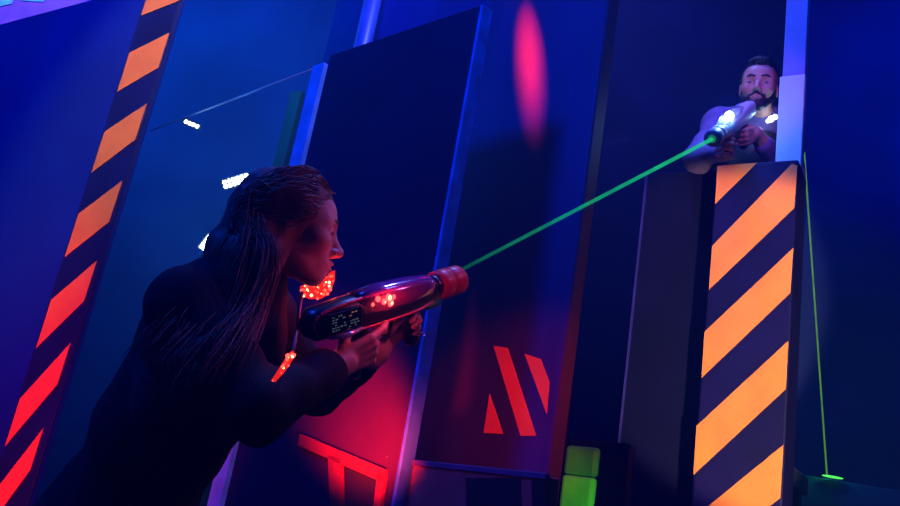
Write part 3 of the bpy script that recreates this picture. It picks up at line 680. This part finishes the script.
def ortho(Rm):
    Rm[:, 1] = unit(Rm[:, 1] - Rm[:, 0] * (Rm[:, 1] @ Rm[:, 0])); Rm[:, 2] -= Rm[:, 0] * (Rm[:, 2] @ Rm[:, 0]); Rm[:, 2] -= Rm[:, 1] * (Rm[:, 2] @ Rm[:, 1]); Rm[:, 2] = unit(Rm[:, 2]); return Rm
A1 = ortho(np.stack([unit(hx * .8 + hz * .5), hy.copy(), unit(hz - .2 * hx)], 1)); A2 = ortho(np.stack([unit(hx * .97 + hz * .15), -hy.copy(), hz.copy()], 1))
nh1 = hand_prims(mwR, A1, 1, CURL, [(.045, .028, .042), (.072, .040, .050), (.092, .042, .046)], 1.08)
nh2 = hand_prims(mwL, A2, -1, [(.5, .8, .4)] + CURL[1:], [(.045, .030, .042), (.075, .040, .045), (.098, .036, .040)], 1.08)
mlat = unit(mL - mR); mp_ = np.array((mch[0] + .03, mch[1] + .10, ZD + .86)); mdn = np.array((0, 0, -1.0))
mt = [rc(mp_ + mlat * .08, mch + mlat * .09, .12, .12, .06), rc(mp_ - mlat * .08, mch - mlat * .09, .12, .12, .06), rc(mch + mlat * .09, mnb + mlat * .05, .11, .06, .06), rc(mch - mlat * .09, mnb - mlat * .05, .11, .06, .06),
      rc(mnb, mh + MR @ np.array((-.03, 0, -.06)), .062, .056, .03), rc(mnb, mR, .065, .065, .05), rc(mnb, mL, .065, .065, .05)]
ma = [rc(mR, meR, .058, .046, .03), rc(meR, mwR, .046, .030, .02), rc(mL, meL, .058, .046, .03), rc(meL, mwL, .046, .030, .02)]
ml = []
for s_ in (-1, 1):
    hp_ = mp_ + mlat * .09 * s_; kn = np.array((hp_[0] - .06, hp_[1] - .10, ZD + .47)); an = np.array((kn[0] + .04, kn[1] + .10, ZD + .125))
    ml += [rc(hp_, kn, .09, .06, .05), rc(kn, an, .058, .040, .03), rc(an + np.array((0, 0, -.05)), an + np.array((-.06, -.13, -.06)), .036, .028, .03)]
MAN = thing('person', (mp_[0], mp_[1], ZD), 'bearded man in a pale shirt aiming a laser tag gun over the striped pillar', 'person')
organic('body', mt + ma + ml + head_prims(mh, MR, 1.03, .0035) + nh1 + nh2, .0055, mat('tan_skin', (.55, .28, .22), .5, var=.1, scale=30), MAN)
eyes(mh, MR, 1.03, MAN)
organic('shirt', inflate(mt[:4] + mt[5:], .016) + [rc(mR, meR, .066, .060, .04), rc(meR, meR + (mwR - meR) * .80, .060, .042, .03), rc(mL, meL, .068, .056, .04), rc(meL, meL + (mwL - meL) * .74, .056, .040, .03), rc(mnb, mnb + (mh - mnb) * .2, .078, .074, .02)], .007, mat('lavender_shirt_cloth', (.14, .10, .34), .85, var=.2, scale=50, bump=.3, bscale=200), MAN, folds(24, .004, 15))
organic('trousers', inflate([p for i, p in enumerate(ml) if i % 3 < 2], .014) + inflate([rc(mp_ + mlat * .08, mp_ + mlat * .08 + UP * .1, .12, .12, .05), rc(mp_ - mlat * .08, mp_ - mlat * .08 + UP * .1, .12, .12, .05)], .018), .010, TROU, MAN, folds(22, .003, 16))
for i in (2, 5): organic('shoe', inflate([ml[i]], .012), .008, SHOE, MAN)
T2 = lambda p: mh + MR @ (np.array(p) * 1.03)
DH = mat('black_hair', (.015, .012, .012), .45, var=.4, scale=60, bump=.8, bscale=90)
def mface(X):
    q = (X - mh) @ MR / 1.03
    return np.where(q[:, 2] > .064, -.1, .02 - np.maximum(-(q[:, 0] - .03), 0) * 1.0 - 0 * q[:, 2]) * np.where(q[:, 0] > .01, 1, .0) - np.where(q[:, 0] > .01, 0, .1)
mhair = organic('hair', [el(T2((-.016, 0, .036)), np.array((.108, .084, .096)), MR, .02), el(T2((-.04, 0, 0)), np.array((.075, .081, .07)), MR, .02), el(T2((.03, 0, .105)), np.array((.06, .055, .025)), MR, .02)], .005, DH, MAN, folds(120, .003, 18), clip=lambda X: np.where((((X - mh) @ MR)[:, 0] > .012) & (((X - mh) @ MR)[:, 2] < .078), .05, -.1))
beard = organic('beard', [rc(T2((.02, .058, -.045)), T2((.070, .022, -.092)), .017, .018, .02), rc(T2((.02, -.058, -.045)), T2((.070, -.022, -.092)), .017, .018, .02), el(T2((.080, 0, -.096)), np.array((.019, .024, .019)), MR, .015), rc(T2((.1005, .002, -.0465)), T2((.090, .028, -.056)), .0055, .0045, .012), rc(T2((.1005, -.002, -.0465)), T2((.090, -.028, -.056)), .0055, .0045, .012), rc(T2((.082, .030, -.056)), T2((.070, .030, -.085)), .006, .010, .012), rc(T2((.082, -.030, -.056)), T2((.070, -.030, -.085)), .006, .010, .012), el(T2((.068, 0, -.085)), np.array((.026, .036, .028)), MR, .02)], .004, DH, MAN, folds(150, .0015, 19))
bm = bmesh.new()
for s_ in (1, -1): tube(bm, [T2((.098, s_ * .012, .026)), T2((.096, s_ * .032, .032)), T2((.080, s_ * .050, .026))], [.0035, .0045, .002], 8)
finish('eyebrows', bm, DH, MAN, True)
mv = organic('vest', [rc(mch + mlat * .10 + np.array((-.06, -.09, 0)), mnb + mlat * .11 + np.array((-.04, -.06, .0)), .035, .03, .02), rc(mch - mlat * .10 + np.array((-.06, -.09, 0)), mnb - mlat * .11 + np.array((-.04, -.06, .0)), .035, .03, .02), el(mch + np.array((-.06, -.12, -.03)), (.18, .09, .17), None, .03)], .007, VEST, MAN)
bm = bmesh.new(); q = P(771, 119, 3.74); ball(bm, q, .014, 12); ball(bm, P(775, 117, 3.75), .012, 12); ball(bm, P(768, 121, 3.73), .009, 12)
finish('shoulder_light', bm, led_mat('blue_white_vest_led', (.6, .75, 1.0), 7), mv, True)
point('vest_shoulder_light', P(771, 117, 3.68), (.3, .5, 1.0), .3, .02)

# ================================================================== beams
def beam_mat(name, col, s0, s1, a0, a1, L):
    M = bpy.data.materials.new(name); M.use_nodes = True; n = M.node_tree; n.nodes.clear()
    o = n.nodes.new('ShaderNodeOutputMaterial'); e = n.nodes.new('ShaderNodeEmission'); t = n.nodes.new('ShaderNodeBsdfTransparent'); mx = n.nodes.new('ShaderNodeMixShader')
    tc = n.nodes.new('ShaderNodeTexCoord'); ln = n.nodes.new('ShaderNodeVectorMath'); ln.operation = 'LENGTH'; n.links.new(tc.outputs['Object'], ln.inputs[0])
    mr = n.nodes.new('ShaderNodeMapRange'); mr.inputs['From Max'].default_value = L; mr.inputs['To Min'].default_value = a0; mr.inputs['To Max'].default_value = a1
    nz = n.nodes.new('ShaderNodeTexNoise'); nz.inputs['Scale'].default_value = 16; n.links.new(tc.outputs['Object'], nz.inputs['Vector'])
    mu = n.nodes.new('ShaderNodeMath'); mu.operation = 'MULTIPLY'; m2 = n.nodes.new('ShaderNodeMapRange'); m2.inputs['To Min'].default_value = .3; m2.inputs['To Max'].default_value = 1.6
    n.links.new(nz.outputs['Fac'], m2.inputs[0]); n.links.new(ln.outputs['Value'], mr.inputs[0]); n.links.new(mr.outputs[0], mu.inputs[0]); n.links.new(m2.outputs[0], mu.inputs[1])
    e.inputs[0].default_value = (*col, 1); e.inputs[1].default_value = s0
    n.links.new(mu.outputs[0], mx.inputs[0]); n.links.new(t.outputs[0], mx.inputs[1]); n.links.new(e.outputs[0], mx.inputs[2]); n.links.new(mx.outputs[0], o.inputs[0]); return M
def beam(a, b, r0, r1, M, label):
    t = bpy.data.objects; bm = bmesh.new(); n = 40
    pts = [a + (b - a) * i / n for i in range(n + 1)]; tube(bm, [p - a for p in pts], list(np.linspace(r0, r1, n + 1)), 10)
    o = finish('laser_beam', bm, M, None, True); o.location = V(a); return tag(o, label, 'laser beam', 'laser beams')
ms, me_ = g2((.276, 0, .004)), P(459, 271, 1.99)
beam(ms, me_, .0075, .0040, beam_mat('green_beam', (.01, .55, .22), 1.0, 1, .60, .07, float(np.linalg.norm(me_ - ms))), 'green laser beam running from the man\'s gun down to the red muzzle')
bs, be = P(804, 150, 4.25), P(827, 476, 4.47)
beam(bs, be, .0042, .0042, beam_mat('yellow_green_beam', (.16, .50, .015), .8, 1, .36, .36, 2), 'thin yellow green laser beam dropping beside the striped pillar to the ledge')
bm = bmesh.new(); ball(bm, be + np.array((.03, 0, 0)), .014, 12, (4.2, 1, .45))
tag(finish('beam_spot', bm, led_mat('green_beam_spot', (.1, 1, .1), 1.2), None, True), 'small glowing green spot on the ledge where the thin beam ends', 'light spot')
point('beam_spot_light', be + np.array((0, -.03, .05)), (.05, 1, .12), .5, .01)
